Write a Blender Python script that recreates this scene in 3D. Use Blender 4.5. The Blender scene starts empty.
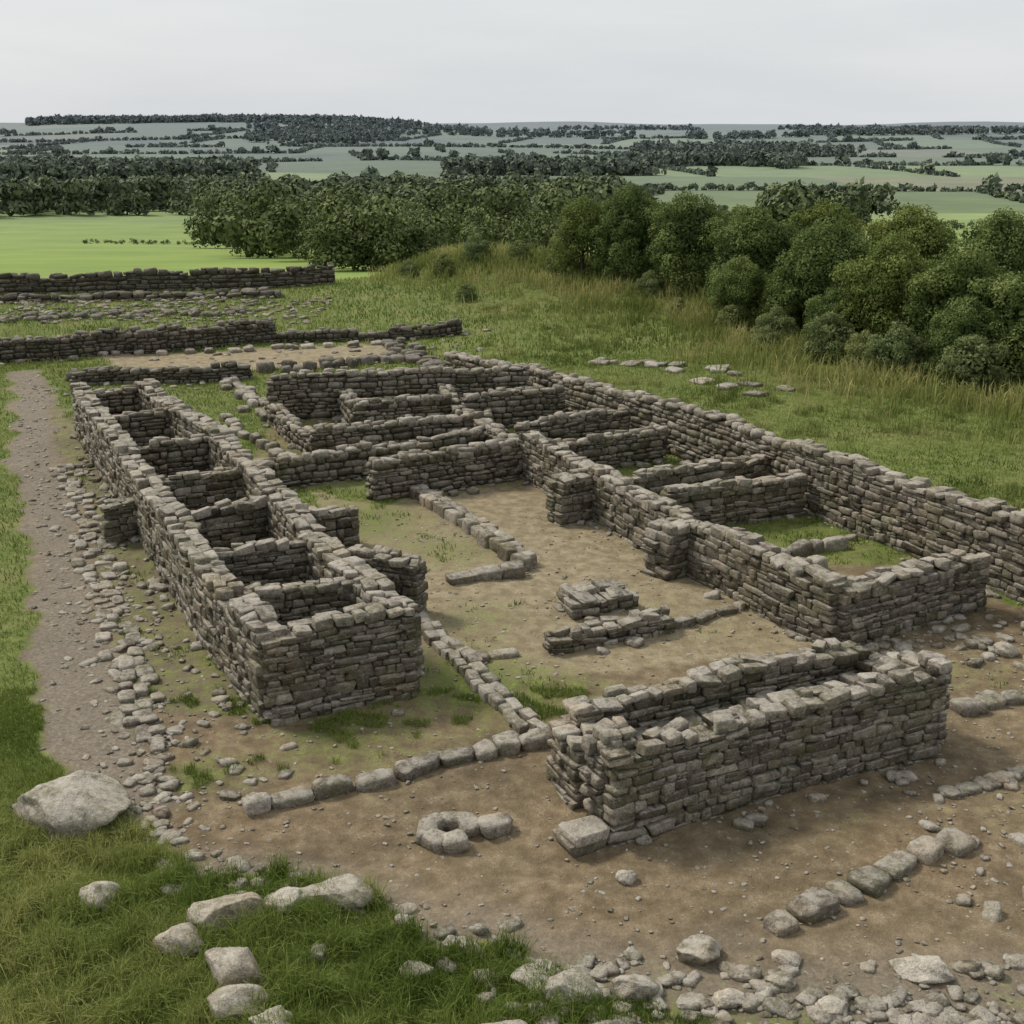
import bpy, math, random
import numpy as np
from math import radians
from mathutils import Vector
R=np.random.RandomState(7)
random.seed(7)
scene=bpy.context.scene

# ---------------------------------------------------------------- helpers
def _h(ix,iy,seed):
    n=(ix.astype(np.int64)*374761393+iy.astype(np.int64)*668265263+seed*974634777)&0x7fffffff
    n=((n^(n>>13))*1274126177)&0x7fffffff
    n=(n^(n>>16))&0xffff
    return n/65535.0
def vnoise(x,y,seed=0):
    x=np.asarray(x,float);y=np.asarray(y,float)
    ix=np.floor(x);iy=np.floor(y);fx=x-ix;fy=y-iy
    fx=fx*fx*(3-2*fx);fy=fy*fy*(3-2*fy)
    a=_h(ix,iy,seed);b=_h(ix+1,iy,seed);c=_h(ix,iy+1,seed);d=_h(ix+1,iy+1,seed)
    return (a*(1-fx)+b*fx)*(1-fy)+(c*(1-fx)+d*fx)*fy
def fbm(x,y,seed=0,o=4):
    s=0;a=.5;t=0
    for i in range(o):
        s=s+a*vnoise(x*2**i,y*2**i,seed+i*17);t+=a;a*=.5
    return s/t
def segdist(x,y,a,b):
    ax,ay=a;bx,by=b;dx=bx-ax;dy=by-ay
    t=np.clip(((x-ax)*dx+(y-ay)*dy)/(dx*dx+dy*dy),0,1)
    return np.hypot(x-ax-t*dx,y-ay-t*dy)
def polydist(x,y,pts):
    d=1e9
    for i in range(len(pts)-1): d=np.minimum(d,segdist(x,y,pts[i],pts[i+1]))
    return d
def inpoly(x,y,poly):
    ins=np.zeros(np.shape(x),bool);n=len(poly)
    for i in range(n):
        x1,y1=poly[i];x2,y2=poly[(i+1)%n]
        if y1==y2: continue
        c=((y1>y)!=(y2>y))&(x<(x2-x1)*(y-y1)/(y2-y1)+x1)
        ins^=c
    return ins
def sstep(a,b,x):
    t=np.clip((x-a)/(b-a),0,1);return t*t*(3-2*t)

PY=[-50,72,100,150,250,400,700,1000,1500,2200,2900,3600,5000,6000,9000]
PZ=[0,0,-2.4,-6.2,-13,-19.5,-27,-28,-24,-14,-7,-3,2,4,-60]
def hz(x,y):
    x=np.asarray(x,float);y=np.asarray(y,float)
    z=np.interp(y,PY,PZ)
    far=sstep(80,400,y)
    z=z+far*(fbm(x/260,y/260,3,3)-.5)*8
    ratio=x/np.maximum(y,50)
    lh=sstep(-.52,-.30,ratio)*(1-sstep(-.16,.03,ratio))
    z=z+lh*24*np.exp(-((y-2800)/550)**2)
    rh=sstep(.02,.2,ratio)
    z=z+rh*9*np.exp(-((y-2500)/450)**2)
    z=z+np.exp(-((y-5200)/900)**2)*(12+5*np.sin(ratio*17+1.2)+3*np.sin(ratio*41))
    m=np.exp(-(polydist(x,y,[(-2,70),(6,64),(14,54),(24,46)])/4.2)**2)
    z=z+1.7*m*(1-.45*sstep(4,14,x))
    near=1-sstep(60,75,y)
    z=z+near*(fbm(x/2.2,y/2.2,11,4)-.5)*.14
    g=sstep(0,3,-(x)-0.2+(12-y)*.6)*(1-sstep(11.5,14,y))
    z=z+.28*g*fbm(x/1.3,y/1.3,5,3)
    z=z+sstep(8.5,13,x-(24-y)*.5+0)*.35*sstep(14,22,y)*near
    return z
_GX=np.arange(-45,45.01,.2);_GY=np.arange(4,76.01,.2)
_GZ=hz(*np.meshgrid(_GX,_GY))
def H1(x,y):
    if -44<x<44 and 5<y<75:
        u=(x+45)/.2;v=(y-4)/.2;i=int(u);j=int(v);u-=i;v-=j
        return float((_GZ[j,i]*(1-u)+_GZ[j,i+1]*u)*(1-v)+(_GZ[j+1,i]*(1-u)+_GZ[j+1,i+1]*u)*v)
    return float(hz(np.array([x]),np.array([y]))[0])
base=H1

def new_mesh(name,V,quads=None,tris=None,attrs=None,smooth=True,mat=None,link=True):
    V=np.asarray(V,np.float32).reshape(-1,3)
    loops=[];tot=[]
    if quads is not None and len(quads):
        q=np.asarray(quads,np.int32).reshape(-1,4);loops.append(q.ravel());tot.append(np.full(len(q),4,np.int32))
    if tris is not None and len(tris):
        t=np.asarray(tris,np.int32).reshape(-1,3);loops.append(t.ravel());tot.append(np.full(len(t),3,np.int32))
    loops=np.concatenate(loops);tot=np.concatenate(tot)
    st=np.concatenate([[0],np.cumsum(tot)[:-1]]).astype(np.int32)
    me=bpy.data.meshes.new(name)
    me.vertices.add(len(V));me.vertices.foreach_set('co',V.ravel())
    me.loops.add(len(loops));me.loops.foreach_set('vertex_index',loops)
    me.polygons.add(len(tot));me.polygons.foreach_set('loop_start',st)
    try: me.polygons.foreach_set('loop_total',tot)
    except Exception: pass
    me.update(calc_edges=True)
    me.polygons.foreach_set('use_smooth',np.full(len(tot),smooth,bool))
    if attrs:
        for k,a in attrs.items():
            a=np.asarray(a,np.float32)
            if a.ndim==1:
                at=me.attributes.new(k,'FLOAT','POINT');at.data.foreach_set('value',a)
            else:
                at=me.attributes.new(k,'FLOAT_COLOR','POINT')
                c=np.ones((len(V),4),np.float32);c[:,:3]=a;at.data.foreach_set('color',c.ravel())
    if mat: me.materials.append(mat)
    me.update()
    ob=bpy.data.objects.new(name,me)
    if link: scene.collection.objects.link(ob)
    return ob
def empty(name,loc=(0,0,0)):
    e=bpy.data.objects.new(name,None);e.location=loc;scene.collection.objects.link(e);e.empty_display_size=.3;return e

# ---------------------------------------------------------------- materials
def nt(name):
    m=bpy.data.materials.new(name);m.use_nodes=True
    t=m.node_tree;t.nodes.clear()
    out=t.nodes.new('ShaderNodeOutputMaterial');b=t.nodes.new('ShaderNodeBsdfPrincipled')
    t.links.new(b.outputs[0],out.inputs[0]);b.inputs['Roughness'].default_value=.9
    b.inputs['Specular IOR Level'].default_value=.25
    return m,t,b,out
def N(t,ty,**k):
    n=t.nodes.new(ty)
    for a,v in k.items(): setattr(n,a,v)
    return n
def noise(t,vec,scale,detail=4,rough=.55,dist=0):
    n=N(t,'ShaderNodeTexNoise');n.inputs['Scale'].default_value=scale;n.inputs['Detail'].default_value=detail
    n.inputs['Roughness'].default_value=rough;n.inputs['Distortion'].default_value=dist
    if vec is not None:t.links.new(vec,n.inputs['Vector'])
    return n.outputs['Fac']
def ramp(t,fac,stops,interp='LINEAR'):
    r=N(t,'ShaderNodeValToRGB');r.color_ramp.interpolation=interp
    el=r.color_ramp.elements
    while len(el)<len(stops): el.new(.5)
    for e,(p,c) in zip(el,stops):
        e.position=p;e.color=(*c,1) if len(c)==3 else c
    t.links.new(fac,r.inputs[0]);return r.outputs[0]
def mix(t,f,a,b,bt='MIX'):
    m=N(t,'ShaderNodeMix',data_type='RGBA',blend_type=bt)
    for s,v in ((m.inputs[0],f),(m.inputs[6],a),(m.inputs[7],b)):
        if hasattr(v,'is_output'): t.links.new(v,s)
        elif isinstance(v,(tuple,list)): s.default_value=(*v,1)
        else: s.default_value=v
    return m.outputs[2]
def math_(t,op,a,b=None,c=None,clamp=False):
    m=N(t,'ShaderNodeMath',operation=op,use_clamp=clamp)
    for s,v in zip(m.inputs,(a,b,c)):
        if v is None: continue
        if hasattr(v,'is_output'): t.links.new(v,s)
        else: s.default_value=v
    return m.outputs[0]
def mrange(t,v,a,b,c=0,d=1):
    m=N(t,'ShaderNodeMapRange',interpolation_type='SMOOTHSTEP');t.links.new(v,m.inputs[0])
    for i,x in enumerate((a,b,c,d)): m.inputs[i+1].default_value=x
    return m.outputs[0]
def pos(t):
    g=N(t,'ShaderNodeNewGeometry');return g.outputs['Position'],g
def sep(t,v):
    s=N(t,'ShaderNodeSeparateXYZ');t.links.new(v,s.inputs[0]);return s.outputs
def bump(t,b,h,strength,dist):
    n=N(t,'ShaderNodeBump');n.inputs['Strength'].default_value=strength;n.inputs['Distance'].default_value=dist
    t.links.new(h,n.inputs['Height']);t.links.new(n.outputs[0],b.inputs['Normal'])
HAZE_PAINT=(.165,.195,.215)
def painted_haze(t,col,P):  # aerial haze painted into base colour by world Y, no volume
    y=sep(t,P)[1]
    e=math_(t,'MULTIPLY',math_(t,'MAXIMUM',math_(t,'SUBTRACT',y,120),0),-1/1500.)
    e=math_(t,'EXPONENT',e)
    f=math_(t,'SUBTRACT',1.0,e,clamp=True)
    return mix(t,f,col,HAZE_PAINT)

def stone_mat(name,dark=1.0,moss=.5):
    m,t,b,o=nt(name);P,g=pos(t)
    a=N(t,'ShaderNodeAttribute',attribute_name='rnd').outputs['Fac']
    base=ramp(t,a,[(0,(.070,.057,.041)),(.35,(.150,.130,.100)),(.7,(.245,.216,.172)),(1,(.39,.352,.295))])
    n1=noise(t,P,9,5,.65)
    c=mix(t,1.0,base,ramp(t,n1,[(.25,(.40,.385,.36)),(.5,(1,1,1)),(.75,(1.45,1.43,1.38))]),'MULTIPLY')
    n2=noise(t,P,42,3,.7)
    c=mix(t,1.0,c,ramp(t,n2,[(.3,(.52,.52,.52)),(.6,(1.18,1.18,1.18))]),'MULTIPLY')
    up=sep(t,g.outputs['Normal'])[2]
    lich=math_(t,'MULTIPLY',mrange(t,up,.2,.9),mrange(t,noise(t,P,5.5,4,.7),.38,.60))
    c=mix(t,math_(t,'MULTIPLY',lich,.60),c,(.45,.42,.36))
    spots=mrange(t,noise(t,P,17,2,.6),.60,.68)
    c=mix(t,math_(t,'MULTIPLY',spots,.42),c,(.42,.40,.355))
    br=mrange(t,noise(t,P,1.1,3,.6),.50,.68)
    c=mix(t,math_(t,'MULTIPLY',br,.38),c,mix(t,1.0,c,(1.10,.93,.72),'MULTIPLY'))
    ms=math_(t,'MULTIPLY',mrange(t,noise(t,P,1.7,3,.6),.45,.62),mrange(t,noise(t,P,13,3,.6),.38,.6))
    c=mix(t,math_(t,'MULTIPLY',ms,moss),c,(.095,.10,.034))
    if dark!=1.0: c=mix(t,1.0,c,(dark,dark,dark),'MULTIPLY')
    t.links.new(c,b.inputs['Base Color'])
    hgt=math_(t,'ADD',math_(t,'MULTIPLY',n1,1.0),math_(t,'MULTIPLY',n2,.45))
    bump(t,b,hgt,1.0,.045)
    return m
M_stone=stone_mat('weathered_stone',1.0,.55)
M_dark=stone_mat('old_dark_stone',.62,.65)
M_rub=stone_mat('rubble_stone',1.05,.4)
M_boul=stone_mat('boulder_stone',1.2,.4)
m,t,b,o=nt('earth_core');P,g=pos(t)
t.links.new(ramp(t,noise(t,P,6,5,.6),[(.3,(.035,.028,.02)),(.7,(.09,.075,.05))]),b.inputs['Base Color']);M_core=m

FW,FH=170.,250.
m,t,b,o=nt('ground_soil_and_grass');P,g=pos(t);M_ground=m
at=N(t,'ShaderNodeAttribute',attribute_name='mask');sc=N(t,'ShaderNodeSeparateColor');t.links.new(at.outputs['Color'],sc.inputs[0])
gm,gr,dry=sc.outputs[0],sc.outputs[1],sc.outputs[2]
nA=noise(t,P,.55,5,.6);nB=noise(t,P,3.5,5,.65);nC=noise(t,P,16,4,.7);nD=noise(t,P,60,2,.7)
dirt=ramp(t,nB,[(.25,(.092,.066,.039)),(.5,(.172,.130,.080)),(.75,(.28,.222,.146))])
dirt=mix(t,1.0,dirt,ramp(t,nA,[(.3,(.58,.56,.52)),(.7,(1.28,1.24,1.18))]),'MULTIPLY')
dirt=mix(t,dry,dirt,mix(t,mrange(t,nB,.35,.7),(.215,.178,.103),(.36,.298,.195)))
dirt=mix(t,1.0,dirt,ramp(t,nD,[(.3,(.7,.7,.7)),(.7,(1.25,1.25,1.25))]),'MULTIPLY')
grav=ramp(t,nC,[(.3,(.11,.093,.07)),(.55,(.215,.185,.145)),(.75,(.34,.31,.26))])
dirt=mix(t,gr,dirt,grav)
v=N(t,'ShaderNodeTexVoronoi');v.inputs['Scale'].default_value=14;t.links.new(P,v.inputs['Vector'])
peb=math_(t,'MULTIPLY',mrange(t,v.outputs['Distance'],.30,.18),mrange(t,nB,.5,.62))
dirt=mix(t,math_(t,'MULTIPLY',peb,.6),dirt,(.30,.275,.235))
gc=ramp(t,nB,[(.25,(.066,.092,.018)),(.5,(.122,.160,.035)),(.78,(.20,.225,.066))])
gc=mix(t,math_(t,'MULTIPLY',mrange(t,nA,.46,.68),.5),gc,(.225,.21,.082))
gc=mix(t,1.0,gc,ramp(t,nC,[(.3,(.6,.62,.6)),(.7,(1.35,1.3,1.3))]),'MULTIPLY')
gc=mix(t,1.0,gc,ramp(t,nD,[(.3,(.65,.65,.65)),(.7,(1.3,1.3,1.3))]),'MULTIPLY')
f=math_(t,'ADD',gm,math_(t,'MULTIPLY',math_(t,'SUBTRACT',nB,.5),.9))
f=math_(t,'ADD',f,math_(t,'MULTIPLY',math_(t,'SUBTRACT',nC,.5),.9))
f=mrange(t,f,.30,.72)
near=mix(t,f,dirt,gc)
S_=sep(t,P);px,py=S_[0],S_[1]
u_=math_(t,'ADD',math_(t,'DIVIDE',px,FW),math_(t,'MULTIPLY',math_(t,'SINE',math_(t,'ADD',math_(t,'MULTIPLY',py,.004),1.0)),.35))
v_=math_(t,'ADD',math_(t,'DIVIDE',py,FH),math_(t,'MULTIPLY',math_(t,'SINE',math_(t,'MULTIPLY',px,.005)),.3))
row=math_(t,'FLOOR',v_);u2=math_(t,'FLOOR',math_(t,'ADD',u_,math_(t,'MULTIPLY',row,.37)))
cb=N(t,'ShaderNodeCombineXYZ');t.links.new(u2,cb.inputs[0]);t.links.new(row,cb.inputs[1])
wn=N(t,'ShaderNodeTexWhiteNoise',noise_dimensions='2D');t.links.new(cb.outputs[0],wn.inputs['Vector'])
fc=ramp(t,wn.outputs['Value'],[(0,(.10,.135,.042)),(.22,(.20,.27,.075)),(.42,(.135,.18,.055)),(.6,(.245,.31,.095)),(.78,(.22,.215,.10)),(.9,(.11,.145,.05))],'CONSTANT')
fc=mix(t,1.0,fc,ramp(t,noise(t,P,.03,4,.6),[(.3,(.72,.75,.72)),(.7,(1.15,1.15,1.1))]),'MULTIPLY')
wd=mrange(t,noise(t,P,.0034,3,.5),.55,.60)
fc=mix(t,math_(t,'MULTIPLY',wd,mrange(t,py,1100,1500)),fc,(.045,.062,.028))
brt=mix(t,1.0,(.205,.285,.062),ramp(t,noise(t,P,.05,5,.7),[(.3,(.70,.77,.75)),(.7,(1.2,1.13,1.1))]),'MULTIPLY')
fc=mix(t,mrange(t,py,398,402),brt,fc)
col=mix(t,mrange(t,py,70,80),near,fc)
col=painted_haze(t,col,P)
t.links.new(col,b.inputs['Base Color'])
hh_=math_(t,'ADD',nB,math_(t,'ADD',math_(t,'MULTIPLY',nC,.5),math_(t,'MULTIPLY',nD,.2)))
bump(t,b,hh_,.7,.06)

def leaf_mat(name,c0,c1,c2,tr=.25,hz_=True):
    m,t,b,o=nt(name);P,g=pos(t)
    a=N(t,'ShaderNodeAttribute',attribute_name='rnd').outputs['Fac']
    c=ramp(t,a,[(0,c0),(.5,c1),(1,c2)])
    oi=N(t,'ShaderNodeObjectInfo').outputs['Random']
    if not hz_ or tr>0: c=mix(t,1.0,c,ramp(t,oi,[(0,(.85,.9,.9)),(.5,(1,1,1)),(1,(1.2,1.12,.97))]),'MULTIPLY')
    if hz_: c=painted_haze(t,c,P)
    t.links.new(c,b.inputs['Base Color']);b.inputs['Roughness'].default_value=.75
    b.inputs['Specular IOR Level'].default_value=.15
    if tr>0:
        tl=N(t,'ShaderNodeBsdfTranslucent');t.links.new(c,tl.inputs[0])
        ms=N(t,'ShaderNodeMixShader');ms.inputs[0].default_value=tr
        t.links.new(b.outputs[0],ms.inputs[1]);t.links.new(tl.outputs[0],ms.inputs[2]);t.links.new(ms.outputs[0],o.inputs[0])
    return m
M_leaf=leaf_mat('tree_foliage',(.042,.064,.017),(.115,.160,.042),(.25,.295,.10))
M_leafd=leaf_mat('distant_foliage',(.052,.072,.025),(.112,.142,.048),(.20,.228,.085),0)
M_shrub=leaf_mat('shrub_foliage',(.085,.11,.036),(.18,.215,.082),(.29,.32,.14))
M_grass=leaf_mat('grass_blades',(.070,.112,.018),(.155,.212,.045),(.33,.335,.12),.3,False)
M_dryg=leaf_mat('dry_grass_blades',(.11,.15,.035),(.225,.25,.08),(.42,.39,.18),.3,False)
m,t,b,o=nt('bark');P,g=pos(t)
t.links.new(ramp(t,noise(t,P,8,5,.6),[(.3,(.04,.032,.024)),(.7,(.11,.09,.07))]),b.inputs['Base Color']);M_bark=m

# ---------------------------------------------------------------- ground masks
PATH=[(-17.5,44),(-16.0,41.3),(-13.1,33),(-9.6,25),(-7.6,20),(-6.3,16.9),(-5.1,14.6)]
APRON=[(-5.6,17.5),(-4.9,14.2),(-3.5,12.9),(-1.7,12.4),(0.1,11.4),(0.9,10.3),(1.1,5),(18,5),(18,19.5),(9.8,21.4),(8.3,21.3),(5.4,19.6),(0.6,31.5),(-5.5,31),(-1.5,18),(-3.8,16.8)]
STRIP=[(-6.2,17.5),(-3.8,16.7),(-12,35),(-16.5,43),(-14.6,38)]
LBLD=[(-3.8,16.7),(-1.4,17.9),(-11.2,36.2),(-12.4,34.5)]
RRNG=[(5.4,19.6),(9.4,21.3),(1,39),(-2,37)]
CENT=[(-7.3,37),(.5,38.7),(2,34),(.4,30),(-3,28),(-6.5,29.5)]
PLAT=[(-16.2,48),(-4.9,50.6),(-4.3,46.6),(-13,43.2)]
def masks(x,y):
    wx=x+(fbm(x/.8,y/.8,21,4)-.5)*1.0;wy=y+(fbm(x/.8,y/.8,37,4)-.5)*1.0
    g=np.ones_like(x)*.95
    def put(poly,v):
        i=inpoly(wx,wy,poly);g[i]=v
    put(APRON,.13);put(STRIP,.47);put(CENT,.48);put(PLAT,.05)
    i=inpoly(x,y,RRNG);g[i]=np.where(y[i]>23.8,.66,.32)
    i=inpoly(x,y,LBLD);g[i]=.42
    for cx,cy,r,a in [(-3.6,26.8,2.3,.48),(-1.0,18.6,1.2,.42),(0.6,17.6,1.5,.42),(-2.4,16.2,1.6,.38),(-.6,21,1.2,.32),(3.6,20.3,1.2,.2),(7.6,18.6,1.4,.28),(2.5,21.9,1.3,.18),(7,14.3,1.6,.24),(-1.2,24.5,1.3,.34),(-4.4,15.2,.8,.34),(5.5,10.3,1.2,.3),(2.6,9.9,1.0,.4),(1.2,10.4,.8,.4),(4.2,14.0,1.0,.18)]:
        g=g+a*np.exp(-((x-cx)**2+(y-cy)**2)/(r*r))
    pd=polydist(wx,wy,PATH);gr=1-sstep(.35,.85,pd);g=g*(1-gr)+.12*gr
    gr=np.maximum(gr*.8,.3*inpoly(wx,wy,STRIP))
    gr=np.maximum(gr,.6*(1-sstep(.3,1.2,polydist(wx,wy,[(-4,12.8),(-1.7,12.2),(0.1,11.2),(2,10.8),(5,10.6)]))))
    far=sstep(40,50,y)
    g=g-far*.3*fbm(x/3,y/3,9,3)*(1-inpoly(wx,wy,PLAT))
    dry=np.zeros_like(x);dry[inpoly(wx,wy,PLAT)]=.8
    court=inpoly(x,y,[(-1.4,17.9),(5.5,19.6),(0.6,31.5),(-5.5,31)]);dry[court]=.7
    dry=dry+.3*fbm(x/2.3,y/2.3,55,3)
    return np.clip(g,0,1),np.clip(gr,0,1),np.clip(dry,0,1)

def axis(lo,hi,step,outlo,outhi,growth):
    a=list(np.arange(lo,hi+1e-6,step));s=step
    while a[-1]<outhi: s*=growth;a.append(a[-1]+s)
    s=step;b=[a[0]]
    while b[-1]>outlo: s*=growth;b.append(b[-1]-s)
    return np.array(b[::-1][:-1]+a)
xs=axis(-15,16,.12,-6000,6000,1.085);ys=axis(7,46,.12,-60,9000,1.05)
X,Y=np.meshgrid(xs,ys);x=X.ravel();y=Y.ravel()
z=hz(x,y)
nearm=(y<60)&(np.abs(x)<40)
z=z+nearm*((fbm(x*1.8,y*1.8,77,3)-.5)*.05)
g,gr,dr=masks(x,y)
nx,ny=len(xs),len(ys)
idx=np.arange(nx*ny).reshape(ny,nx)
q=np.stack([idx[:-1,:-1],idx[:-1,1:],idx[1:,1:],idx[1:,:-1]],-1).reshape(-1,4)
new_mesh('ground',np.stack([x,y,z],-1),quads=q,attrs={'mask':np.stack([g,gr,dr],-1)},mat=M_ground)
def hterr(x,y):
    i=np.clip(np.searchsorted(xs,x)-1,0,nx-2);j=np.clip(np.searchsorted(ys,y)-1,0,ny-2)
    Z=z.reshape(ny,nx);u=(x-xs[i])/(xs[i+1]-xs[i]);w_=(y-ys[j])/(ys[j+1]-ys[j])
    return (Z[j,i]*(1-u)+Z[j,i+1]*u)*(1-w_)+(Z[j+1,i]*(1-u)+Z[j+1,i+1]*u)*w_

# ---------------------------------------------------------------- stones
def template(grid,cs,es,jit,seed):
    r=np.random.RandomState(seed);n=len(grid);vid={};V=[]
    for i in range(n):
        for j in range(n):
            for k in range(n):
                e=(i in(0,n-1))+(j in(0,n-1))+(k in(0,n-1))
                if e==0: continue
                p=np.array([grid[i],grid[j],grid[k]],float)
                p*= {1:1,2:es,3:cs}[e]
                p+=r.uniform(-jit,jit,3);vid[(i,j,k)]=len(V);V.append(p)
    Q=[]
    for a in range(n-1):
        for c in range(n-1):
            for s in (0,n-1):
                f=[(s,a,c),(s,a+1,c),(s,a+1,c+1),(s,a,c+1)];Q.append([vid[v] for v in (f if s else f[::-1])])
                f=[(a,s,c),(a,s,c+1),(a+1,s,c+1),(a+1,s,c)];Q.append([vid[v] for v in (f if s else f[::-1])])
                f=[(a,c,s),(a+1,c,s),(a+1,c+1,s),(a,c+1,s)];Q.append([vid[v] for v in (f if s else f[::-1])])
    V=np.array(V)
    V[:,0]*=1+.16*r.uniform(-1,1)*V[:,2];V[:,2]*=1+.20*r.uniform(-1,1)*V[:,0];V[:,1]*=1+.12*r.uniform(-1,1)*V[:,0]
    return V,np.array(Q)
HI=[template([-1,-.78,.78,1],.88,.95,.07,s) for s in range(16)]
LO=[template([-1,0,1],.84,.94,.08,100+s) for s in range(12)]
SL=[template([-1,-.6,.6,1],.76,.90,.10,150+s) for s in range(16)]
RO=[template([-1,-.5,.5,1],.70,.86,.13,200+s) for s in range(18)]
def build_stones(name,L,T,mat,parent=None):
    L=np.array(L,float);n=len(L)
    TV=np.array([a for a,_ in T]);TQ=T[0][1]
    k=R.randint(0,len(T),n);V=TV[k]*L[:,None,3:6]
    flip=R.choice([-1,1],n)
    V[:,:,0]*=flip[:,None];V[:,:,1]*=flip[:,None]
    cx,sx=np.cos(L[:,7]),np.sin(L[:,7]);cy,sy=np.cos(L[:,8]),np.sin(L[:,8]);cz,sz=np.cos(L[:,6]),np.sin(L[:,6])
    X_,Y_,Z_=V[...,0].copy(),V[...,1].copy(),V[...,2].copy()
    Y2=Y_*cx[:,None]-Z_*sx[:,None];Z2=Y_*sx[:,None]+Z_*cx[:,None]
    X3=X_*cy[:,None]+Z2*sy[:,None];Z3=-X_*sy[:,None]+Z2*cy[:,None]
    X4=X3*cz[:,None]-Y2*sz[:,None];Y4=X3*sz[:,None]+Y2*cz[:,None]
    V=np.stack([X4,Y4,Z3],-1)+L[:,None,:3]
    nv=TV.shape[1];Q=(TQ[None]+np.arange(n)[:,None,None]*nv).reshape(-1,4)
    rnd=np.repeat(L[:,9],nv)
    ob=new_mesh(name,V,quads=Q,attrs={'rnd':np.clip(rnd,0,1)},mat=mat)
    if parent: ob.parent=parent
    return ob
RUB=[]
def wall(name,pts,T=.5,H=1.3,rag=.16,parent=None,hs=None,rub=1.0,seed=None,mat=None,capd=.7):
    seed=seed or R.randint(1,9999);pts=np.array(pts,float);mat=mat or M_stone
    d=np.hypot(*np.diff(pts,axis=0).T);S=np.concatenate([[0],np.cumsum(d)]);Ltot=S[-1]
    hs=hs if hs is not None else [H]*len(pts)
    def P(s): return np.interp(s,S,pts[:,0]),np.interp(s,S,pts[:,1])
    def yaw(s):
        a=P(max(0,s-.3));b=P(min(Ltot,s+.3));return math.atan2(b[1]-a[1],b[0]-a[0])
    sg=np.linspace(0,Ltot,max(8,int(Ltot/.08)))
    hg=np.interp(sg,S,hs)*(1+rag*2*(vnoise(sg/1.3+seed,sg*0+seed*.37,1)-.5)+rag*1.2*(vnoise(sg/.4+seed,sg*0+seed*.37,2)-.5))
    def hh(s): return float(np.interp(s,sg,hg))
    my=np.mean(pts[:,1]);far=my>29
    lod=LO if far else HI
    k=1.0 if my<22 else (1.08 if not far else (1.2 if my<55 else 2.0))
    L=[];z=-.08;c=0
    while z<max(hs)*1.25:
        ch=random.choice([.08,.10,.13,.16])*random.uniform(.9,1.1)*k
        for side in(-1,1):
            s=-random.uniform(0,.15)
            while s<Ltot:
                ln=min(random.choice([.12,.17,.21,.26,.32,.4,.5])*random.uniform(.85,1.15)*k,Ltot-s+.05)
                if ln<.08: break
                m=min(max(s+ln/2,0),Ltot);top=hh(m)
                if z+ch*.6<top:
                    x_,y_=P(m);a=yaw(m);dep=T/2*random.uniform(.90,1.03)
                    off=side*(T/2-dep/2+random.uniform(-.04,.03)-.02*z)
                    gz=base(x_,y_)
                    if random.random()<.16:
                        for q_ in(.26,.74):
                            L.append((x_-math.sin(a)*off,y_+math.cos(a)*off,gz+z+ch*q_,ln/2*.985,dep/2,ch/4,a+random.gauss(0,.03),0,random.gauss(0,.02),random.betavariate(2.2,3)*.9))
                    else:
                        L.append((x_-math.sin(a)*off,y_+math.cos(a)*off,gz+z+ch/2+random.uniform(-.02,.02),ln/2*.96,dep/2,ch/2*random.uniform(.84,1.0),a+random.gauss(0,.055),random.gauss(0,.05),random.gauss(0,.06),random.betavariate(1.5,2.2)))
                s+=ln
        z+=ch;c+=1
    for row in (-1,1):
        s=0
        while s<Ltot:
            ln=min(random.uniform(.16,.46)*k,Ltot-s+.04)
            if ln<.1: break
            m=min(s+ln/2,Ltot);x_,y_=P(m);a=yaw(m);off=row*T*.245+random.uniform(-.035,.035)
            ht=random.uniform(.035,.09)*k
            if random.random()>.14:
                L.append((x_-math.sin(a)*off,y_+math.cos(a)*off,base(x_,y_)+hh(m)+ht*.3,ln/2*.88,T/4*random.uniform(.78,1.12),ht,a+random.gauss(0,.16),random.gauss(0,.11),random.gauss(0,.10),random.uniform(.4,1)*capd/.7))
            s+=ln
    ob=build_stones(name,L,lod,mat,parent)
    ss=np.linspace(.1,Ltot-.1,max(3,int(Ltot/.3)));cv=[];cq=[]
    for i,s in enumerate(ss):
        x_,y_=P(s);a=yaw(s);t_=T/2-.1;h=base(x_,y_)+hh(s)-.07;b0=base(x_,y_)-.1
        for o_,zz in((-t_,b0),(-t_,h),(t_,h),(t_,b0)): cv.append((x_-math.sin(a)*o_,y_+math.cos(a)*o_,zz))
        if i:
            p=4*(i-1);n_=4*i
            for j in range(3): cq.append((p+j,n_+j,n_+j+1,p+j+1))
    cq+= [(0,1,2,3),(4*len(ss)-1,4*len(ss)-2,4*len(ss)-3,4*len(ss)-4)]
    co=new_mesh('rubble_core',cv,quads=cq,smooth=False,mat=M_core);co.parent=ob
    for i in range(int(Ltot*3.4*rub)):
        s=random.uniform(0,Ltot);x_,y_=P(s);a=yaw(s);off=random.choice([-1,1])*(T/2+abs(random.gauss(0,.2))+.05)
        r=.02+.10*random.random()**2*(1.3 if far else 1)
        px,py_=x_-math.sin(a)*off,y_+math.cos(a)*off
        RUB.append((px,py_,base(px,py_)+r*.25,r*1.3,r,r*.65,random.uniform(0,6.3),random.gauss(0,.2),random.gauss(0,.2),random.uniform(.25,.9)))
    return ob
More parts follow.
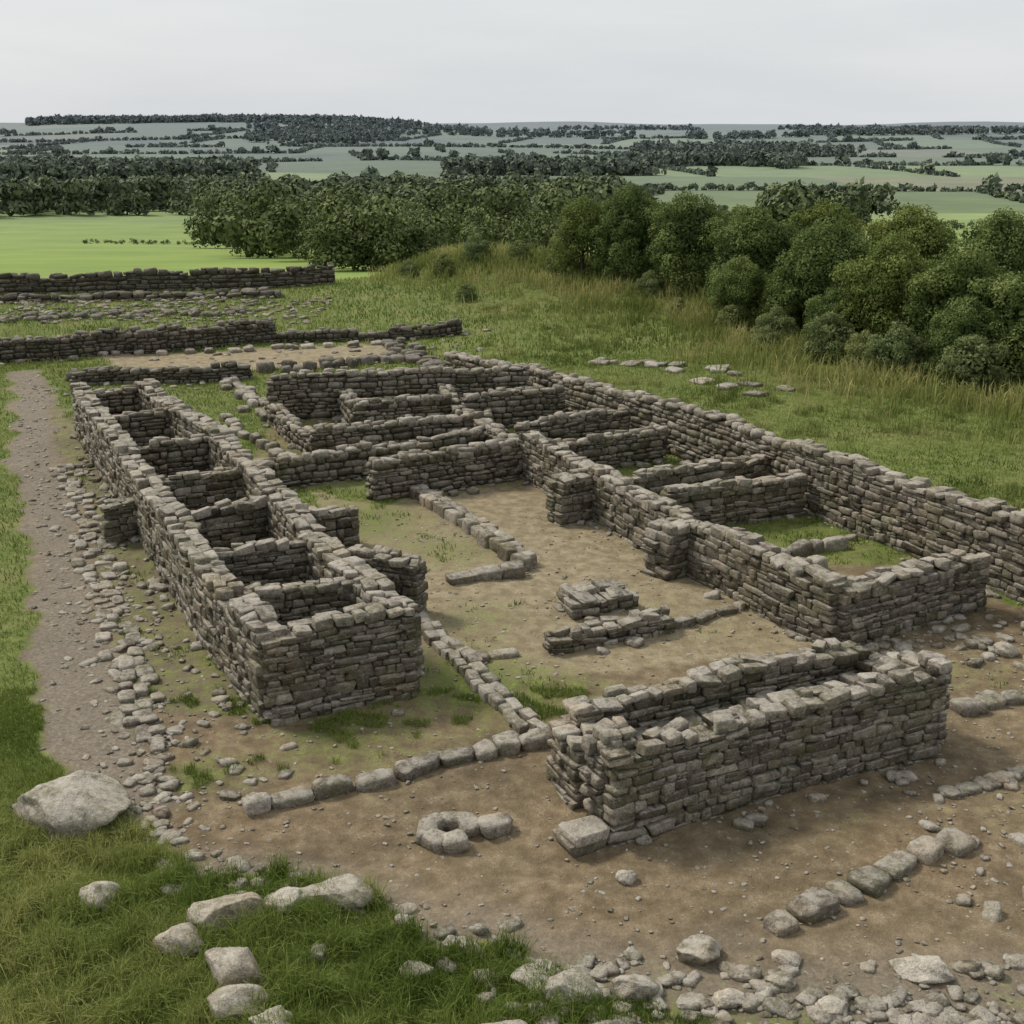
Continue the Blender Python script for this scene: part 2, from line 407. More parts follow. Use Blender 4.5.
def kerb(name,pts,w=.3,ht=.18,ln0=.28,ln1=.6,rows=1,gap=.05,parent=None,rough=None,mat=None,wob=.03):
    rough=rough or SL
    pts=np.array(pts,float);d=np.hypot(*np.diff(pts,axis=0).T);S=np.concatenate([[0],np.cumsum(d)]);Lt=S[-1];L=[]
    for r_ in range(rows):
        s=0
        while s<Lt:
            ln=random.uniform(ln0,ln1);m=s+ln/2
            if m>Lt: break
            x_,y_=np.interp(m,S,pts[:,0]),np.interp(m,S,pts[:,1])
            a_=np.interp(max(m-.3,0),S,pts[:,0]),np.interp(max(m-.3,0),S,pts[:,1]);b_=np.interp(min(m+.3,Lt),S,pts[:,0]),np.interp(min(m+.3,Lt),S,pts[:,1])
            a=math.atan2(b_[1]-a_[1],b_[0]-a_[0]);off=(r_-(rows-1)/2)*w+random.gauss(0,wob)
            hgt=ht*random.uniform(.7,1.15)
            x2,y2=x_-math.sin(a)*off,y_+math.cos(a)*off
            L.append((x2,y2,base(x2,y2)+hgt*.3,ln/2*.97,w/2*random.uniform(.75,1.12),hgt*.7,a+random.gauss(0,.12),random.gauss(0,.06),random.gauss(0,.06),random.uniform(.3,1)))
            s+=ln+random.uniform(0,gap)
    return build_stones(name,L,rough,mat or M_stone,parent)

# --- left range of small rooms
LB=empty('ruined_room_range')
Lw=[(-3.55,16.95),(-5.15,20),(-7.35,24.6),(-9.6,29.4),(-11.8,33.9),(-12.3,35)]
Rw=[(-1.65,17.85),(-2.9,20.3),(-4.15,22.9),(-5.6,26.2),(-7.1,29.4),(-9.1,32.7),(-10.7,35.8)]
wall('outer_wall',Lw,T=.5,H=1.38,rag=.06,parent=LB,rub=1.8)
wall('inner_wall',Rw,T=.5,H=1.35,rag=.09,parent=LB)
wall('front_wall',[(-3.62,16.95),(-1.6,17.9)],T=.46,H=1.38,rag=.05,parent=LB)
for a,b_ in [((-4.35,18.9),(-2.5,19.5)),((-5.3,20.9),(-3.7,21.7)),((-6.6,23.2),(-4.9,24.3)),((-7.6,25.5),(-5.8,26.5)),((-9.1,28.7),(-6.9,29.7)),((-10.5,31.6),(-8.8,32.4)),((-12.1,34.8),(-10.5,35.7))]:
    wall('partition_wall',[a,b_],T=.34,H=1.25,rag=.06,parent=LB,rub=.3)
wall('buttress',[(-2.95,21.6),(-1.65,21.1)],T=.5,H=1.0,rag=.1,parent=LB)
wall('buttress',[(-4.5,24.7),(-3.3,25.1)],T=.45,H=.8,rag=.1,parent=LB)
wall('buttress',[(-8.6,25.3),(-8.05,25.7)],T=.42,H=.8,rag=.05,parent=LB)

# --- right range
RB=empty('ruined_right_range')
wall('long_boundary_wall',[(11.0,19.2),(9.75,21.7),(8.15,25.0),(6.7,28.2)],T=.55,rag=.07,parent=RB,hs=[1.4,1.4,1.42,1.4],rub=1.5)
wall('long_boundary_wall',[(6.72,28.15),(4.85,32),(2.6,36.2),(.35,40.1),(-2.2,43.9)],T=.55,rag=.07,parent=RB,hs=[1.4,1.35,1.2,1.0,.7],rub=1.5)
wall('inner_wall',[(5.5,19.7),(4.5,21.5),(3.6,23.3),(2.65,25.4),(1.6,27.8),(.4,30.4)],T=.45,H=1.1,rag=.10,parent=RB)
wall('end_wall',[(5.5,19.7),(8.5,21.5)],T=.48,H=1.0,rag=.07,parent=RB)
wall('buttress',[(1.0,26.6),(1.9,27.2)],T=.6,H=1.0,rag=.03,parent=RB)
wall('buttress',[(2.85,23.1),(3.5,23.6)],T=.7,H=1.0,rag=.03,parent=RB)
wall('partition_wall',[(3.3,25.8),(6.6,27.4)],T=.36,H=.9,rag=.07,parent=RB,rub=.5)
wall('partition_wall',[(2.8,27.3),(6.0,29.0)],T=.36,H=.85,rag=.1,parent=RB,rub=.5)
wall('partition_wall',[(1.0,30.5),(4.0,32.2)],T=.36,H=.85,rag=.1,parent=RB,rub=.5)
wall('partition_wall',[(.2,32.4),(3.2,34.2)],T=.36,H=.85,rag=.1,parent=RB,rub=.5)
wall('inner_wall',[(.4,30.4),(-.6,32.6),(-1.6,35.4)],T=.4,H=.75,rag=.15,parent=RB,rub=.5)
kerb('low_footing',[(4.6,22.6),(6.2,23.6)],w=.35,ht=.3,rows=1,parent=RB)
kerb('low_footing',[(5.2,22.0),(6.6,22.9)],w=.35,ht=.3,rows=1,parent=RB)
kerb('low_footing',[(4.8,23.9),(6.8,24.9)],w=.3,ht=.25,rows=1,parent=RB)

# --- centre block
CB=empty('ruined_central_block')
wall('back_wall',[(-7.2,36.7),(-3,37.7),(.5,38.4)],T=.45,H=1.3,rag=.05,parent=CB)
wall('room_wall',[(-4.4,34.8),(-1.8,35.6)],T=.4,H=1.0,rag=.06,parent=CB)
wall('room_wall',[(-1.4,35.6),(1.5,36.5)],T=.4,H=1.0,rag=.08,parent=CB)
wall('room_wall',[(-4.4,34.8),(-5,36.9)],T=.4,H=.9,rag=.08,parent=CB)
wall('room_wall',[(-1.7,35.6),(-2.1,37.6)],T=.4,H=.9,rag=.08,parent=CB)
wall('cross_wall',[(-5.2,32),(-3,32.9),(-.6,33.8)],T=.4,H=.85,rag=.1,parent=CB)
wall('cross_wall',[(-6.1,29.2),(-2.9,31.1),(-.2,32.8)],T=.42,H=.7,rag=.12,parent=CB)
wall('front_wall',[(-3.3,28.4),(-1.4,29.5),(.5,30.6)],T=.45,H=.9,rag=.07,parent=CB)
wall('side_wall',[(-7.2,36.7),(-6.2,34.4),(-5.1,32.2)],T=.4,H=.5,rag=.25,parent=CB)
kerb('footing',[(-10,43.3),(-8.4,39.6),(-7.2,36.8)],w=.35,ht=.2,rows=2,parent=CB,gap=.3,wob=.1)
kerb('footing',[(-8.7,36.9),(-7.6,34.6),(-5.5,31.5)],w=.35,ht=.22,rows=1,parent=CB,gap=.3,wob=.08)

# --- far walls and platforms
wall('terrace_wall',[(-19.4,46.3),(-14,48.9),(-9.8,51.2)],T=.7,H=.8,rag=.15,rub=1.5,mat=M_dark)
wall('terrace_wall',[(-9.8,51.2),(-6,51.3),(-2.1,51.6)],T=.6,H=.40,rag=.35,mat=M_dark)
wall('field_wall',[(-34,64.8),(-18,67.8),(-9.8,69.6)],T=.7,H=.9,rag=.06,rub=1,mat=M_dark,capd=.4)
wall('field_wall',[(-34,61.5),(-20,63.8),(-12,65.2)],T=1.1,H=.25,rag=.6,rub=3,mat=M_dark,capd=.5)
kerb('terrace_footing',[(-26,56.5),(-18,58.2),(-12.5,59.2)],w=.6,ht=.22,rows=3,gap=.9,wob=.4,mat=M_dark,rough=RO)
kerb('platform_kerb',[(-15.9,47.6),(-10,49.2),(-4.9,50.3)],w=.45,ht=.18,rows=1,gap=.8,wob=.1)
kerb('platform_kerb',[(-15.5,43.2),(-11,43.6),(-8,44.6),(-4.3,46.6)],w=.45,ht=.3,rows=2,gap=.4,wob=.12,mat=M_dark)
kerb('platform_kerb',[(-4.9,50.3),(-3.6,47.5),(-2.4,44)],w=.5,ht=.25,rows=2,gap=.5,wob=.15,mat=M_dark)
wall('terrace_wall',[(-15.0,42.2),(-11,42.7),(-9.2,43.4)],T=.5,H=.4,rag=.3,mat=M_dark)
kerb('terrace_footing',[(3,44.8),(6.5,43),(8,42.3)],w=.6,ht=.12,rows=2,gap=.9,wob=.3,ln1=.8)
kerb('terrace_footing',[(6.2,41.2),(8.3,38.8)],w=.5,ht=.12,rows=2,gap=1.0,wob=.35,ln1=.8)

# --- courtyard pieces
kerb('courtyard_kerb',[(-2.5,29.2),(-1,26.4),(.35,23.6)],w=.24,ht=.26,rows=2,gap=.01,rough=HI)
kerb('courtyard_kerb',[(-1.25,22.7),(.4,23.3)],w=.34,ht=.24,rows=1,gap=.01,rough=HI)
kerb('drain_kerb',[(-2.0,21.4),(-1.3,20.0),(-.7,18.7),(.35,16.35)],w=.2,ht=.15,rows=2,gap=.02,rough=HI,ln0=.2,ln1=.45)
kerb('drain_kerb',[(-.8,19.05),(.25,19.4)],w=.25,ht=.12)
kerb('drain_kerb',[(-3.45,14.25),(-2.1,14.9),(-.7,15.7),(.45,16.2)],w=.3,ht=.19,ln0=.3,ln1=.7,gap=.04,rough=SL,wob=.02)
kerb('drain_kerb',[(-1.6,15.35),(.35,16.35)],w=.2,ht=.12,ln0=.2,ln1=.5,gap=.2)
wall('low_bench_wall',[(.65,19.5),(2.75,20.4)],T=.38,H=.28,rag=.05,rub=.8)
kerb('courtyard_kerb',[(2.85,20.45),(4.9,21.9)],w=.22,ht=.12,rough=HI)
wall('stone_hearth',[(1.0,21.25),(2.1,21.75)],T=.85,H=.27,rag=.04,rub=1.2)
kerb('drain_kerb',[(6.7,17.2),(9.2,18.3)],w=.35,ht=.16)
kerb('drain_kerb',[(9.2,18.6),(11,19.6)],w=.35,ht=.16)

# --- front double wall
FB=empty('ruined_double_wall')
wall('front_wall',[(1.2,13.72),(3.5,14.9),(5.95,16.05)],T=.46,rag=.08,parent=FB,hs=[1.24,1.16,1.30],rub=2)
wall('back_wall',[(.75,15.15),(2.9,16.2),(5.2,17.35)],T=.42,rag=.07,parent=FB,hs=[1.0,1.04,1.08],rub=1)
wall('end_wall',[(5.35,17.2),(6.05,16.2)],T=.5,H=1.0,rag=.08,parent=FB,hs=[.85,1.30])
wall('end_wall',[(1.05,14.5),(.75,15.2)],T=.6,H=.82,rag=.04,parent=FB)
wall('pier',[(1.05,13.9),(1.45,14.1)],T=.42,H=1.32,rag=.02,parent=FB)
wall('rubble_fill',[(1.3,14.75),(3.4,15.65),(5.4,16.7)],T=.9,H=.64,rag=.06,parent=FB,rub=0,mat=M_dark,capd=.7)
build_stones('step_slab',[(.90,13.55,.19,.26,.20,.07,.5,.02,.03,.95),(.86,13.60,.05,.27,.23,.09,.45,0,0,.5)],HI,M_stone,FB)
kerb('stone_edging',[(2.85,11.75),(4.0,12.55),(4.75,13.15),(5.6,13.6)],w=.38,ht=.15,ln0=.3,ln1=.62,gap=.10)

# --- ring stone
L=[];cx,cy=-.78,13.75
for i in range(6):
    a=radians(35+i*50);rr=.28
    L.append((cx+rr*math.cos(a),cy+rr*math.sin(a)*.9,base(cx,cy)+.07,.165,.13,.10,a+math.pi/2,random.gauss(0,.05),random.gauss(0,.05),.55+.3*random.random()))
L.append((cx+.56,cy+.14,base(cx,cy)+.07,.21,.15,.10,.5,0,.1,.8))
build_stones('ring_stone',L,SL,M_rub)

# ---------------------------------------------------------------- boulders
def boulder(x,y,w,d,h,yaw_,seed,sink=.3):
    import bmesh
    bm=bmesh.new();bmesh.ops.create_icosphere(bm,subdivisions=5,radius=1)
    V=np.array([v.co[:] for v in bm.verts]);F=np.array([[v.index for v in f.verts] for f in bm.faces]);bm.free()
    r=np.random.RandomState(seed)
    for i in range(9):
        n=r.normal(size=3);n/=np.linalg.norm(n);dd=r.uniform(.55,.85)
        s=V@n;V=V-np.maximum(s-dd,0)[:,None]*n*.9
    n1=vnoise(V[:,0]*2+seed,V[:,1]*2+V[:,2]*1.7,seed)+.5*vnoise(V[:,0]*5+V[:,2]*3,V[:,1]*5-seed,seed+1)+.22*vnoise(V[:,0]*13+V[:,2]*9,V[:,1]*13,seed+2)
    V=V*(1+.18*(n1-.85))[:,None]
    V=V*np.array([w/2,d/2,h/2])*1.2
    c,s=math.cos(yaw_),math.sin(yaw_);X=V[:,0]*c-V[:,1]*s;Yy=V[:,0]*s+V[:,1]*c;V=np.stack([X,Yy,V[:,2]],-1)
    ob=new_mesh('boulder',V,tris=F,attrs={'rnd':np.full(len(V),r.uniform(.6,1))},mat=M_boul)
    ob.location=(x,y,H1(x,y)+h*(.5-sink));return ob
for i,(x_,y_,w,d,h,yw) in enumerate([(-5.6,14.1,1.7,1.05,.62,-.1),(-4.65,12.15,.48,.38,.28,0),(-3.55,11.4,.5,.4,.34,-.4),(-2.85,10.8,.68,.5,.42,-.7),(-2.7,10.3,.5,.4,.28,0),(-2.05,12.3,.8,.5,.3,-.1),(-3.15,11.9,.75,.45,.36,.3),
  (-2.6,12.1,.45,.35,.28,.5),(2.0,11.35,.48,.4,.28,0),(.6,10.7,.5,.38,.28,.3),(1.25,10.75,.45,.3,.22,.2),(.3,10.9,.5,.38,.24,-.2),(4.3,11.15,.6,.36,.2,-.2),(-.2,9.95,.75,.45,.28,0),(-2.05,11.2,.22,.2,.18,0),(-1.0,11.0,.3,.24,.18,.2),
  (1.35,12.8,.22,.2,.15,0),(8.3,19.4,.42,.34,.24,0),(-2.3,10.05,.42,.34,.24,.2),(2.2,10.6,.3,.24,.16,.3),(3.2,10.5,.3,.24,.14,0),(.95,10.15,.36,.3,.2,.6),(2.75,10.9,.3,.22,.14,.1)]):
    boulder(x_,y_,w,d,h,yw,50+i*3,.22)

# ---------------------------------------------------------------- rubble scatters
def add(x_,y_,r,fl=.6,lo=.2,hi=.95,sink=.1): RUB.append((x_,y_,H1(x_,y_)+r*sink,r*random.uniform(1,1.6),r*random.uniform(.75,1.1),r*fl*random.uniform(.7,1.1),random.uniform(0,6.3),random.gauss(0,.15),random.gauss(0,.15),random.uniform(lo,hi)))
def along(pts,n,off,sg,r0,r1,pw=2.6,**k):
    pts=np.array(pts,float);d=np.hypot(*np.diff(pts,axis=0).T);S=np.concatenate([[0],np.cumsum(d)])
    for i in range(n):
        s=random.uniform(0,S[-1]);o_=random.gauss(off,sg)
        add(np.interp(s,S,pts[:,0])+o_*.87,np.interp(s,S,pts[:,1])+o_*.49,r0+(r1-r0)*random.random()**pw,**k)
CL=[(-11.6,31.6),(-8.5,24.2),(-6.45,19.2),(-5.05,16.0)]
along(PATH,520,0,.32,.012,.06,sink=0)
kerb('cobble_edging',CL,w=.26,ht=.08,ln0=.2,ln1=.48,rows=2,gap=.22,wob=.11,mat=M_rub)
along(CL,190,0,.28,.03,.14,sink=-.1,fl=.5)
along(CL,340,0,.42,.012,.06,sink=0)
along([(-9.2,26),(-6.2,20.0),(-4.2,16.2),(-3.2,14.6)],170,0,.3,.02,.09)
along([(-5.2,16.0),(-4.6,13.8),(-3.2,12.7),(-1.6,12.2),(0.1,11.3),(2,10.6),(5.5,10.4)],420,0,.3,.012,.10)
along([(-5.0,16.0),(-4.6,14.4),(-4.2,13.5)],40,0,.16,.03,.11,1.5)
for i in range(420): add(random.uniform(-.3,6),random.uniform(8.8,11.3),.010+.11*random.random()**3.6)
along([(0,10.9),(1.6,10.4),(3.4,10.3),(5.2,10.1)],70,0,.35,.03,.12,1.8)
for i in range(150): add(random.uniform(5,9),random.uniform(10.5,15.5),.015+.11*random.random()**3.6)
for i in range(90): add(random.gauss(8,.9),random.gauss(19.6,.7),.02+.12*random.random()**3)
along([(5.9,18.6),(7,20.2)],50,0,.4,.03,.13);along([(5.9,14.8),(7.5,15.6)],80,0,.35,.02,.14)
NG=7500;ga=R.uniform(-6,10,NG);gb=R.uniform(9,27,NG);kk=inpoly(ga,gb,APRON)
for a,b_ in zip(ga[kk],gb[kk]): add(a,b_,.005+.026*random.random()**2.5,lo=.3)
for i in range(450):
    a,b_=random.uniform(-24,-9),random.uniform(56,64);add(a,b_,.05+.12*random.random(),lo=.1,hi=.6)
for i in range(200):
    a,b_=random.uniform(-16,0),random.uniform(40,52);add(a,b_,.04+.1*random.random()**2,lo=.1,hi=.8)
build_stones('scattered_rubble',RUB,RO,M_rub)

# ---------------------------------------------------------------- grass
def blades(name,x,y,l0,l1,w,mat,lean=.5,shift=0.0):
    n=len(x);z=hz(x,y)-.01
    a=R.uniform(0,2*np.pi,n);ln=R.uniform(l0,l1,n);le=np.abs(R.normal(0,lean,n))*ln
    la=R.uniform(0,2*np.pi,n);wx=np.cos(a)*w/2;wy=np.sin(a)*w/2
    dx=np.cos(la)*le;dy=np.sin(la)*le
    B=np.stack([x,y,z],-1);Wv=np.stack([wx,wy,0*wx],-1)
    Mv=B+np.stack([dx*.35,dy*.35,ln*.6],-1);Tv=B+np.stack([dx,dy,ln*.95-le*.25],-1)
    V=np.stack([B-Wv,B+Wv,Mv+Wv*.75,Mv-Wv*.75,Tv],1)
    i=np.arange(n)[:,None]*5
    Q=i+np.array([[0,1,2,3]]);Tt=i+np.array([[3,2,4]])
    rnd=np.clip(1.4*(fbm(x/1.8,y/1.8,71,4)-.5)+.38+R.normal(.05,.16,n)+shift,0,1)
    return new_mesh(name,V,quads=Q,tris=Tt,attrs={'rnd':np.repeat(rnd,5)},mat=mat,smooth=False)
def scatter(n,x0,x1,y0,y1,thr=.6):
    x=R.uniform(x0,x1,n);y=R.uniform(y0,y1,n)
    vis=np.abs(x)<(y*.46+2.5);x=x[vis];y=y[vis]
    g,_,_=masks(x,y);cl=fbm(x/.35,y/.35,91,2)
    k=(g+(cl-.5)*.8)>thr
    return x[k],y[k]
x_,y_=scatter(260000,-8,2,7.5,18)
blades('grass',x_,y_,.05,.15,.008,M_grass,.6)
x_,y_=scatter(60000,0,7,8.5,12,.55)
blades('grass',x_,y_,.04,.11,.008,M_grass,.6)
cx=R.uniform(-7,1,800);cy=R.uniform(7.5,14,800);g_,_,_=masks(cx,cy);k=g_>.6;cx=cx[k];cy=cy[k]
tx=np.repeat(cx,110)+R.normal(0,.07,len(cx)*110);ty=np.repeat(cy,110)+R.normal(0,.07,len(cx)*110)
blades('long_grass',tx,ty,.12,.36,.008,M_grass,.7,.16)
x_,y_=scatter(260000,-24,20,16,46,.62)
blades('short_grass',x_,y_,.04,.13,.02,M_grass,.6,.06)
x_,y_=scatter(60000,-34,26,44,72,.5)
blades('rough_grass',x_,y_,.08,.24,.045,M_grass,.6,.10)
cx=R.uniform(-2,20,1500);cy=R.uniform(22,60,1500)
k=(fbm(cx/2.5,cy/2.5,33,3)>.46)&(cx>(44-cy)*.49-2.2+1.2)&(np.abs(cx)<cy*.46+2);cx=cx[k];cy=cy[k]
tx=np.repeat(cx,30)+R.normal(0,.14,len(cx)*30);ty=np.repeat(cy,30)+R.normal(0,.14,len(cx)*30)
blades('tussock_grass',tx,ty,.14,.34,.028,M_dryg,.6,-.08)
n=190000;x_=R.uniform(-8,30,n);y_=R.uniform(28,74,n)
d=polydist(x_,y_,[(-4,70),(4,61),(8.5,51),(12,42.5),(17,35)])
k=(np.abs(R.normal(0,2.6,n))>d)&(np.abs(x_)<y_*.46+2)&(fbm(x_/1.2,y_/1.2,63,3)>.42);x_=x_[k];y_=y_[k]
blades('bank_grass',x_,y_,.3,.95,.042,M_dryg,.5,-.04)

# ---------------------------------------------------------------- foliage
def leaves(C,Rad,n,size,seed,rbase=.5,lower=-.5,prop=False):
    r=np.random.RandomState(seed);k=len(C);w=(Rad.prod(1))**(2/3)
    if prop: w=w**.35
    li=r.choice(k,n,p=w/w.sum())
    d=r.normal(size=(n,3));d[:,2]=np.where(d[:,2]<lower*1.2,-d[:,2]*.6,d[:,2]);d/=np.linalg.norm(d,axis=1)[:,None]
    rad=r.uniform(.72,1.08,n)
    c=C[li]+d*Rad[li]*rad[:,None]
    nn=d+r.normal(0,.45,(n,3));nn/=np.linalg.norm(nn,axis=1)[:,None]
    t=np.cross(nn,r.normal(size=(n,3)));t/=np.linalg.norm(t,axis=1)[:,None];b=np.cross(nn,t)
    s=size*r.uniform(.6,1.35,n)[:,None]
    if prop: s=s*(Rad[li,0:1]/Rad[:,0].mean())
    V=np.stack([c-t*s,c-b*s*.55,c+t*s,c+b*s*.55],1)
    lobe=r.normal(0,.16,k)
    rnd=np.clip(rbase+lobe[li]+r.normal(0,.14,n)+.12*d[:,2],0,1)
    return V,rnd
def bevcyl(a,b_,r0,r1,n=7):
    a=np.array(a,float);b_=np.array(b_,float);d=b_-a;d/=np.linalg.norm(d);u=np.cross(d,[.3,.9,.1]);u/=np.linalg.norm(u);v=np.cross(d,u)
    th=np.linspace(0,2*np.pi,n,endpoint=False)
    A=a+r0*(np.cos(th)[:,None]*u+np.sin(th)[:,None]*v);B=b_+r1*(np.cos(th)[:,None]*u+np.sin(th)[:,None]*v)
    return np.vstack([A,B]),np.array([[i,(i+1)%n,n+(i+1)%n,n+i] for i in range(n)])
def tree_mesh(name,Hh,W,nl,ls,seed,mat,low=.12,nlobe=46,rb=.45,up=0):
    r=np.random.RandomState(seed);C=[];Rd=[]
    for i in range(nlobe):
        u=r.uniform(0,1);zz=low+(1-low)*u
        prof=math.cos(math.pi/2*max(0,(u-.3)/.7)**1.9)**.7 if u>.3 else .88+.12*u/.3
        a=r.uniform(0,6.28);lr=W*r.uniform(.07,.15);rr=(W/2-lr*.6)*prof*r.uniform(.55,1.08)**.6
        C.append((rr*math.cos(a),rr*math.sin(a),zz*Hh*.93-lr*.3));Rd.append((lr*r.uniform(.85,1.25),lr*r.uniform(.85,1.25),lr*r.uniform(.8,1.3)))
    C=np.array(C);Rd=np.array(Rd)
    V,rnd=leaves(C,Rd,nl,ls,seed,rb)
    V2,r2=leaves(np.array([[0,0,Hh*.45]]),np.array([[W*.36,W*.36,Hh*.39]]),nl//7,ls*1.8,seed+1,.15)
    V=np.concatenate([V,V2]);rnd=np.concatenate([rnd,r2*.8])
    Q=np.arange(len(V)*4).reshape(-1,4);TV=V.reshape(-1,3);rn=np.repeat(rnd,4)
    me=new_mesh(name+'_crown',TV,quads=Q,attrs={'rnd':rn},mat=mat,smooth=False,link=False).data
    bv=[];bq=[];o_=0
    segs=[((0,0,-.3),(.05,0,Hh*.45),.16,.10),((.05,0,Hh*.45),(0,.1,Hh*.8),.10,.03)]
    for i in range(9):
        j=r.randint(nlobe);z1=r.uniform(.12,.5)*Hh;segs.append(((0.03,0,z1),tuple(C[j]),.07,.015))
    for s in segs:
        v_,q_=bevcyl(*s);bv.append(v_);bq.append(q_+o_);o_+=len(v_)
    tm=new_mesh(name+'_trunk',np.vstack(bv),quads=np.vstack(bq),mat=M_bark,link=False).data
    return me,tm
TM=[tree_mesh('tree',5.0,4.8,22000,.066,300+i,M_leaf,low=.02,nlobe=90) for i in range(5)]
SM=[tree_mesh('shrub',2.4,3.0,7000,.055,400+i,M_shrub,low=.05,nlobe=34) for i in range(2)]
def plant(name,mesh,x,y,s,sz=None,rot=None):
    e=empty(name,(x,y,H1(x,y)-.1))
    e.rotation_euler=(0,0,rot if rot is not None else random.uniform(0,6.28));e.scale=(s,s,sz or s)
    for me,nm in zip(mesh,('crown','trunk')):
        o_=bpy.data.objects.new(nm,me);scene.collection.objects.link(o_);o_.parent=e
trees=[(3.5,62.5,.66,.78),(5.7,61,.78,.86),(8.0,58,.84,.88),(10.3,54,.84,.90),(9.4,51.5,.58,.62),(12.3,49.5,.86,.90),(13.6,45.8,.80,.88),(15.4,43,.86,.90),(17.4,40.8,.9,.95),(14.9,40.8,.55,.58),(19.8,39,.95,.98),
 (10.8,61,.8,.82),(13.8,56.5,.85,.86),(16.2,52,.9,.88),(18.6,48.5,.9,.90),(21.5,45.5,.95,.94),(24,42,1.0,.97),(6.8,66,.7,.72),(12.0,46.8,.5,.55),(22,38,.9,.95),(17.2,39.0,.5,.5),(11.2,50.6,.5,.6)]
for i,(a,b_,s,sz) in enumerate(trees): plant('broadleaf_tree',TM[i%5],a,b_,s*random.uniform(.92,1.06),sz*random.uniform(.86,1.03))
for i,(a,b_,s) in enumerate([(10.2,48.2,.6),(11.4,44.8,.75),(12.9,41.9,.75),(14.6,39.3,.8),(16.6,37.4,.65),(8.9,50.6,.5),(6.3,57.5,.5),(-2.2,60.5,.38),(12.3,43.3,.55),(-3.6,66.5,.5),(-1.8,67.5,.6),(.4,66.2,.5),(-5.5,67.5,.4),(2.2,63.5,.45),(9.6,46.8,.4),(7.2,54.0,.35)]): plant('shrub',SM[i%2],a,b_,s)

def mass(name,pts,lobes,nl,seed,mat=M_leafd,rb=.45):
    r=np.random.RandomState(seed);C=[];Rd=[]
    P_=np.array(pts);ZZ=hterr(P_[:,0],P_[:,1])
    for (x,y,h,w),z in zip(pts,ZZ):
        for i in range(lobes):
            a=r.uniform(0,6.28);u=r.uniform(.12,.85);rr=w/2*r.uniform(0,.62)*(1-.5*abs(u-.4))
            lr=w*r.uniform(.17,.27)
            C.append((x+rr*math.cos(a),y+rr*math.sin(a),z+h*u));Rd.append((lr*1.1,lr*1.1,min(lr,h*.3)))
    C=np.array(C);Rd=np.array(Rd)
    k=nl*len(pts)
    sz=float(np.mean([p[3] for p in pts]))*1.2/math.sqrt(nl)
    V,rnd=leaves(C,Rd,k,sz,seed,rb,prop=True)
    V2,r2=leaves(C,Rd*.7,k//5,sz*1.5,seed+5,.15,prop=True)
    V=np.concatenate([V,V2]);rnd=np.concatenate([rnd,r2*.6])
    new_mesh(name,V.reshape(-1,3),quads=np.arange(len(V)*4).reshape(-1,4),attrs={'rnd':np.repeat(rnd,4)},mat=mat,smooth=False)
def belt(n,r0,r1,y0,y1,h0,h1,seed,den=0,sc=90):
    r=np.random.RandomState(seed);o_=[];tries=0
    while len(o_)<n and tries<n*30:
        tries+=1
        y=r.uniform(y0,y1);q_=r.uniform(r0,r1)
        if den and vnoise(np.array([q_*y/sc]),np.array([y/sc]),seed)[0]<den: continue
        h=r.uniform(h0,h1);o_.append((q_*y,y,h,h*r.uniform(.9,1.3)))
    return o_
def line(a,b_,step,h,seed=0,j=1.0):
    a=np.array(a,float);b_=np.array(b_,float);n=int(np.linalg.norm(b_-a)/step);r=np.random.RandomState(seed+int(abs(a[0])))
    return [(*(a+(b_-a)*(i/n)+r.normal(0,j,2)),h*r.uniform(.6,1.2),h*r.uniform(1.2,1.8)) for i in range(n)]
valley=belt(40,-.150,-.06,92,125,3.2,5.2,1)+belt(46,-.21,-.02,120,190,4.5,7.5,2)+belt(60,-.25,.05,180,300,6,10,3)+belt(18,-.03,.04,85,110,2.6,4.2,8)
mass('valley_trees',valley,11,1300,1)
mid=belt(150,-.24,.08,300,400,7,12,4,.25,50)+belt(400,-.50,.08,405,600,7,13,5,.22,70)
mid+=belt(34,.20,.29,330,370,7,12,6)+belt(30,-.5,.5,640,760,8,12,7,.7)
mid+=line((-80,236),(-48,246),.7,.9,0,.5)+line((80,330),(190,345),2,2.0)
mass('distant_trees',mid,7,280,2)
hed=[];rh=np.random.RandomState(5)
def hstep(y): return 2.6+y/330
def keep(a,b_): return vnoise(np.array([a/140+b_*.013]),np.array([b_/200]),4)[0]
def hsize(yy):
    u=rh.rand()
    if u>.93: return rh.uniform(5,10)
    return rh.uniform(1.2,3.0)*(1+yy/3200)
for k_ in range(1,13):
    xx=-1400.
    while xx<1400:
        yy=FH*(k_-.3*math.sin(.005*xx));xx+=hstep(max(yy,100))
        if 402<yy<2300 and abs(xx)<.5*yy and keep(xx,yy)>.38:
            h=hsize(yy);hed.append((xx,yy+rh.normal(0,1.2),h,h*1.1+hstep(yy)))
for row_ in range(0,13):
    for j_ in range(-16,17):
        if rh.rand()<.35: continue
        yy=FH*(row_-.5)
        while yy<FH*(row_+1.5):
            xx=FW*(j_-.37*row_-.35*math.sin(.004*yy+1));yy+=hstep(max(yy,100))*1.6
            if 402<yy<2300 and abs(xx)<.5*yy and math.floor(yy/FH+.3*math.sin(.005*xx))==row_:
                h=hsize(yy);hed.append((xx+rh.normal(0,1.2),yy,h,h*1.1+hstep(yy)*.8))
mass('hedgerows',hed,3,40,9,rb=.42)
farp=belt(800,-.5,-.20,760,1050,9,13,11,.40,160)+belt(500,-.05,.22,980,1250,9,13,12,.48,160)
farp+=belt(900,-.5,.5,1300,2300,9,13,13,.74,300)
mass('distant_woodland',farp,4,44,3,rb=.42)
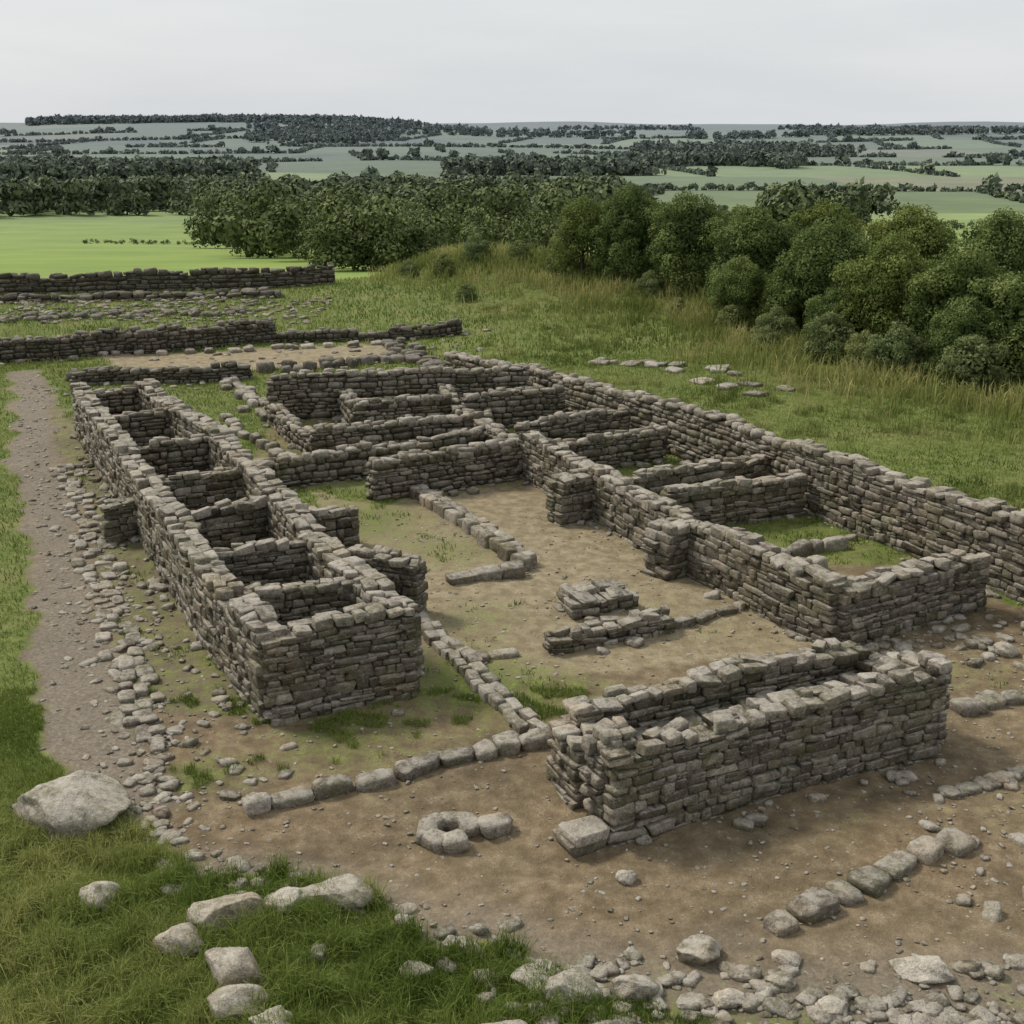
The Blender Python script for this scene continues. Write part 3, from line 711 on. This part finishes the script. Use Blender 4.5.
hill=belt(2400,-.37,-.07,2600,2950,9,13,14,.12,200)+belt(900,-.5,.5,2300,3600,9,12,15,.70,350)
mass('hilltop_forest',hill,2,18,4,rb=.35)

# ---------------------------------------------------------------- light, sky, camera
SUN_EL=radians(48);SUN_AZ_X,SUN_AZ_Y=-.86,.5
w=bpy.data.worlds.new('World');scene.world=w;w.use_nodes=True;t=w.node_tree;t.nodes.clear()
wo=t.nodes.new('ShaderNodeOutputWorld');bg=t.nodes.new('ShaderNodeBackground');bg.inputs['Strength'].default_value=.1
sky=t.nodes.new('ShaderNodeTexSky');sky.sky_type='NISHITA';sky.sun_disc=False;sky.sun_elevation=SUN_EL
sky.sun_rotation=math.atan2(SUN_AZ_X,SUN_AZ_Y);sky.dust_density=3;sky.air_density=1.2
tc=t.nodes.new('ShaderNodeTexCoord');mp=t.nodes.new('ShaderNodeMapping');mp.inputs['Scale'].default_value=(1,1,6);t.links.new(tc.outputs['Generated'],mp.inputs[0])
cl=ramp(t,noise(t,mp.outputs[0],2.2,6,.55),[(.3,(7.1,7.4,7.75)),(.7,(8.4,8.55,8.65))])
c=mix(t,.88,sky.outputs[0],cl);t.links.new(c,bg.inputs[0]);t.links.new(bg.outputs[0],wo.inputs[0])
sd=bpy.data.lights.new('sun','SUN');sd.energy=3.0;sd.angle=radians(12);sd.color=(1,.93,.82)
so=bpy.data.objects.new('sun',sd);scene.collection.objects.link(so)
dv=Vector((SUN_AZ_X*math.cos(SUN_EL),SUN_AZ_Y*math.cos(SUN_EL),math.sin(SUN_EL)))
so.rotation_euler=(-dv).to_track_quat('-Z','Y').to_euler()
cd=bpy.data.cameras.new('camera');cam=bpy.data.objects.new('camera',cd);scene.collection.objects.link(cam)
cam.location=(0,0,8.5);cam.rotation_euler=(radians(90)-math.atan(387/1250),0,0)
cd.sensor_width=36;cd.lens=1250/1024*36;cd.clip_end=20000;cd.clip_start=.1
scene.camera=cam
scene.view_settings.view_transform='Standard';scene.view_settings.look='None';scene.view_settings.exposure=0
